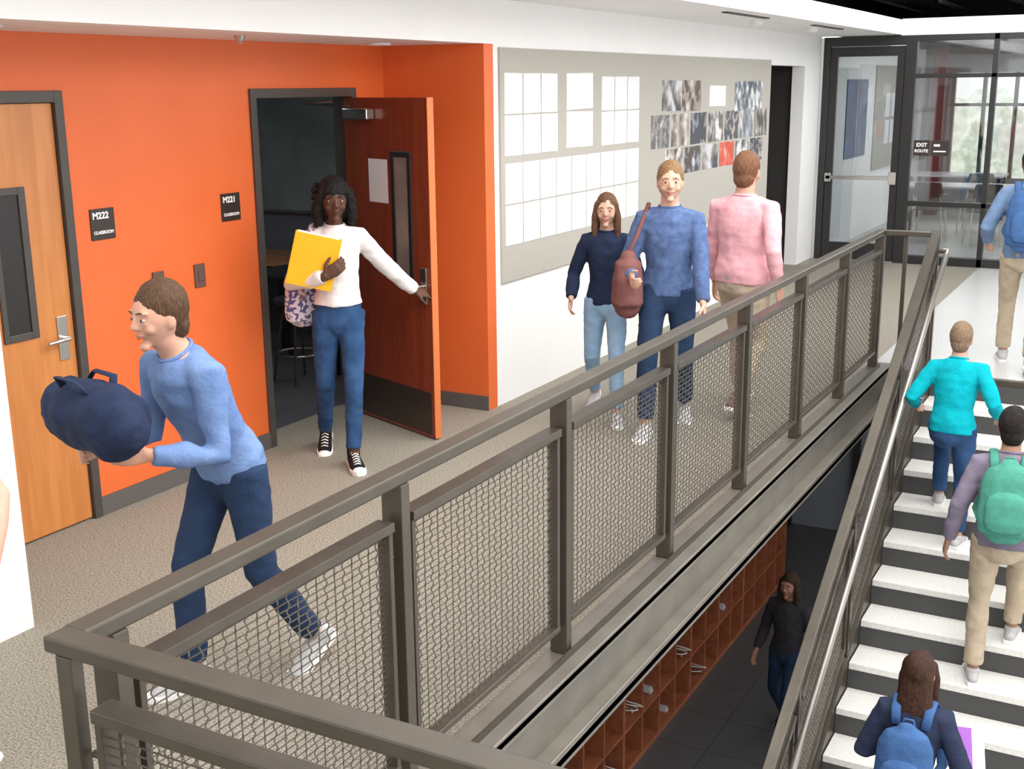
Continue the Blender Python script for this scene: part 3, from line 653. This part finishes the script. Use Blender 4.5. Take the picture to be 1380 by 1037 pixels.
T=WO['T']; g=G(); g.tube([T(.20,-.16,1.15),T(.15,-.09,1.35),T(.125,0,1.46),T(.145,.09,1.36),T(.19,.06,1.15),T(.2,-.1,1.0)],[(.02,.006)]*6,8,side=(1,0,0))
c=T(.20,-.155,1.01); g.v=[q-c for q in g.v]; g.obj('shoulder_strap',pat,bp,smooth=True)
LW=(-2.86,3.10,0)
PA=person('student in light blue shirt striding forward with a navy bag',LW,R(166),1.62,(.55,.30,.21),(.10,.05,.025),'short',shirt_lb,dj,cgrey,
  [(-.09,-.26,0,.45),(.09,.16,0,0)],[(-.13,.40,1.00),(.13,.42,.98)],lean=.40,curl=(.7,.7),hp=-.05,hem=.92)
nb=G(); nb.tube([(-.19,0,0),(-.17,0,0),(0,0,.01),(.17,0,0),(.19,0,0)],[(.08,.085),(.105,.115),(.11,.12),(.105,.115),(.08,.085)],18,side=(0,1,0),cap='round')
o=nb.obj('duffel_bag',navy,None,V(LW)+Matrix.Rotation(R(166),3,'Z')@V((0,.50,1.125)),(0,0,R(166)),smooth=True,vox=.008,sm=3,disp=.012,dfreq=9); top(o,'soft navy duffel bag carried in both arms','bag')
for y in (-.03,.05): G().tube([(-.08,y,.10),(-.06,y*1.6,.14),(.06,y*1.6,.14),(.08,y,.10)],[(.014,.004)]*4,8).obj('bag_handle',navy,o,smooth=True)
person('girl with long brown hair in navy top and light jeans',(-3.2,7.12,0),R(-160),1.53,(.60,.36,.27),(.16,.08,.04),'long',navy,ljeans,cgrey,
  [(-.09,.22,0),(.09,-.22,0,.4)],[(-.24,.10,.75),(.22,.12,.80)],w=.88,fit=.010,vox=.010)
PM=person('tall student in blue shirt and dark jeans with maroon bag',(-2.72,7.0,0),R(-165),1.75,(.62,.38,.28),(.30,.17,.08),'short',bshirt,dj,cgrey,
  [(-.10,-.22,0,.4),(.10,.24,0)],[(-.24,.22,.85),(.19,.30,1.02)],vox=.010,curl=(.4,.9),sleeve='long',hy=.15)
T=PM['T']; c=V((.23,.18,.98)); Rz=Matrix.Rotation(R(-165),3,'Z')
g=G(); g.tube([(0,0,-.17),(0,0,-.14),(0,0,0),(0,0,.11),(0,0,.14)],[(.08,.07),(.10,.12),(.095,.12),(.08,.10),(.05,.06)],18,side=(1,0,0),cap='round')
o=g.obj('shoulder_bag',maroon,None,V((-2.72,7.0,0))+Rz@c,(0,0,R(-165)),smooth=True,vox=.01,sm=2,disp=.006,dfreq=9); top(o,'soft maroon leather bag hanging from the shoulder','bag')
g=G(); g.tube([V((.25,.24,1.08)),T(.175,.11,1.30),T(.125,.02,1.47),T(.155,-.10,1.36),V((.25,.06,1.08))],[(.014,.005)]*5,8,side=(1,0,0)); g.v=[q-c for q in g.v]; g.obj('shoulder_strap',maroon,o,smooth=True)
person('man in pink long-sleeved shirt and khaki trousers walking away',(-2.44,7.62,0),R(-8),1.78,(.55,.30,.22),(.22,.10,.05),'short',pink,khaki,maroon,
  [(-.10,.24,0),(.10,-.22,0,.4)],[(-.27,.14,.84),(.27,-.02,.86)],w=1.14,vox=.010)
PD=person('student in denim shirt and khaki trousers at the stair head',(-.92,9.72,0),R(5),1.74,(.50,.28,.20),(.03,.02,.015),'short',denim2,khaki,cgrey,
  [(-.10,.26,0),(.10,-.24,0,.4)],[(-.28,.2,.95),(.26,.0,.85)],lean=.1)
backpack(PD,blueb,'blue backpack worn on both shoulders')
PT=person('student in teal jacket and blue trousers climbing the stairs',(-1.10,7.98,-RI*5),R(0),1.52,(.55,.33,.25),(.30,.20,.13),'short',teal,jeans,cgrey,
  [(-.09,.30,RI),(.09,-.02,0,.0)],[(-.26,.16,.90),(.26,.14,.88)],lean=.16)
PG=person('student in grey top and khaki trousers with a green backpack',(-.65,7.12,-RI*8),R(6),1.72,(.40,.22,.15),(.02,.014,.012),'short',greyp,khaki,cgrey,
  [(-.10,-.01,0,.0),(.10,.29,RI)],[(-.30,.05,.86),(.28,.22,1.0)],lean=.18)
backpack(PG,green,'green backpack worn on the back')
PH=person('student with long brown hair climbing the stairs in dark top',(-.86,5.72,-RI*13),R(0),1.62,(.50,.28,.2),(.07,.03,.018),'long',fabric('dark_top',(.03,.04,.08)),jeans,cgrey,
  [(-.09,.30,RI),(.09,-.01,0)],[(-.20,.22,.95),(.20,.25,1.0)],lean=.12,w=.9)
backpack(PH,blueb,'blue backpack half covered by long hair',dz=-.04)
o=empty('notebook',V((-.64,6.00,-RI*13+1.01)),(R(20),0,.2)); top(o,'white notebook with purple cover held at the waist','notebook')
G().box((-.10,-.13,0),(.10,.13,.012)).obj('pages',m_paper2,o); G().box((-.102,-.132,.012),(.04,.132,.016)).obj('cover',M('purple_card',(.30,.08,.45),.5,scale=9),o)
person('student in dark clothes walking on the lower floor',(-2.58,9.75,ZL),R(170),1.62,(.35,.18,.12),(.05,.025,.015),'long',fabric('charcoal_top',(.04,.038,.045)),dj,cblack,
  [(-.09,.2,0),(.09,-.2,0,.4)],[(-.25,.1,.8),(.25,.1,.8)],vox=.012)
person('person in cream short-sleeved shirt and coral trousers walking past',(-3.0,1.93,0),R(-172),1.70,(.62,.33,.25),(.25,.12,.06),'short',cream,fabric('coral_cotton',(.62,.20,.13)),cgrey,
  [(-.10,.2,0),(.10,-.2,0,.4)],[(-.38,.10,.90),(.25,.1,.85)],sleeve='short')
# ------------------------------------------------------------------ lights & world
w=bpy.data.worlds.new('w'); scene.world=w; w.use_nodes=True
nt=w.node_tree; bg=nt.nodes['Background']; bg.inputs[0].default_value=(1,.985,.97,1); bg.inputs[1].default_value=1.2
def area(loc,rot,sx,sy,e,c=(1,1,1)):
    l=bpy.data.lights.new('area','AREA'); l.shape='RECTANGLE'; l.size=sx; l.size_y=sy; l.energy=e; l.color=c
    o=bpy.data.objects.new('fill_light',l); COL.objects.link(o); o.location=loc; o.rotation_euler=rot; return o  # area lamps added as fill to brighten the scene, not ceiling fixtures
area((0,5,4.2),(0,R(35),0),4,9,300,(1,.98,.95))
area((-1.5,12.5,3.3),(0,R(12),0),2.5,4,130)
area((-2.0,18.5,2.7),(0,0,0),2,4,70)
area((-6.5,6,2.55),(0,0,0),1,1,9,(.85,.93,1))  # weak fill added inside the dark classroom
area((-2.3,5.5,4.0),(0,R(50),0),1.5,8,60)
area((-1.75,9,-.5),(0,R(50),0),.3,8,28,(1,.95,.9))  # low fill added under the walkway to brighten the cubbies
# ------------------------------------------------------------------ camera
cam=bpy.data.cameras.new('cam'); co=bpy.data.objects.new('camera',cam); COL.objects.link(co); scene.camera=co
cam.sensor_width=36; cam.lens=1610/1380*36; cam.clip_start=.05
az=R(28.8); pt=R(14.0)
F=V((-math.sin(az)*math.cos(pt),math.cos(az)*math.cos(pt),-math.sin(pt))); Rv=V((math.cos(az),math.sin(az),0)); U=Rv.cross(F)
r=.0107; cr=(Rv-U*r).normalized(); cu=(U+Rv*r).normalized(); bk=-F
m=Matrix((( cr.x,cu.x,bk.x,0),(cr.y,cu.y,bk.y,0),(cr.z,cu.z,bk.z,2.15),(0,0,0,1))); co.matrix_world=m
scene.view_settings.view_transform='Standard'
scene.view_settings.exposure=.50
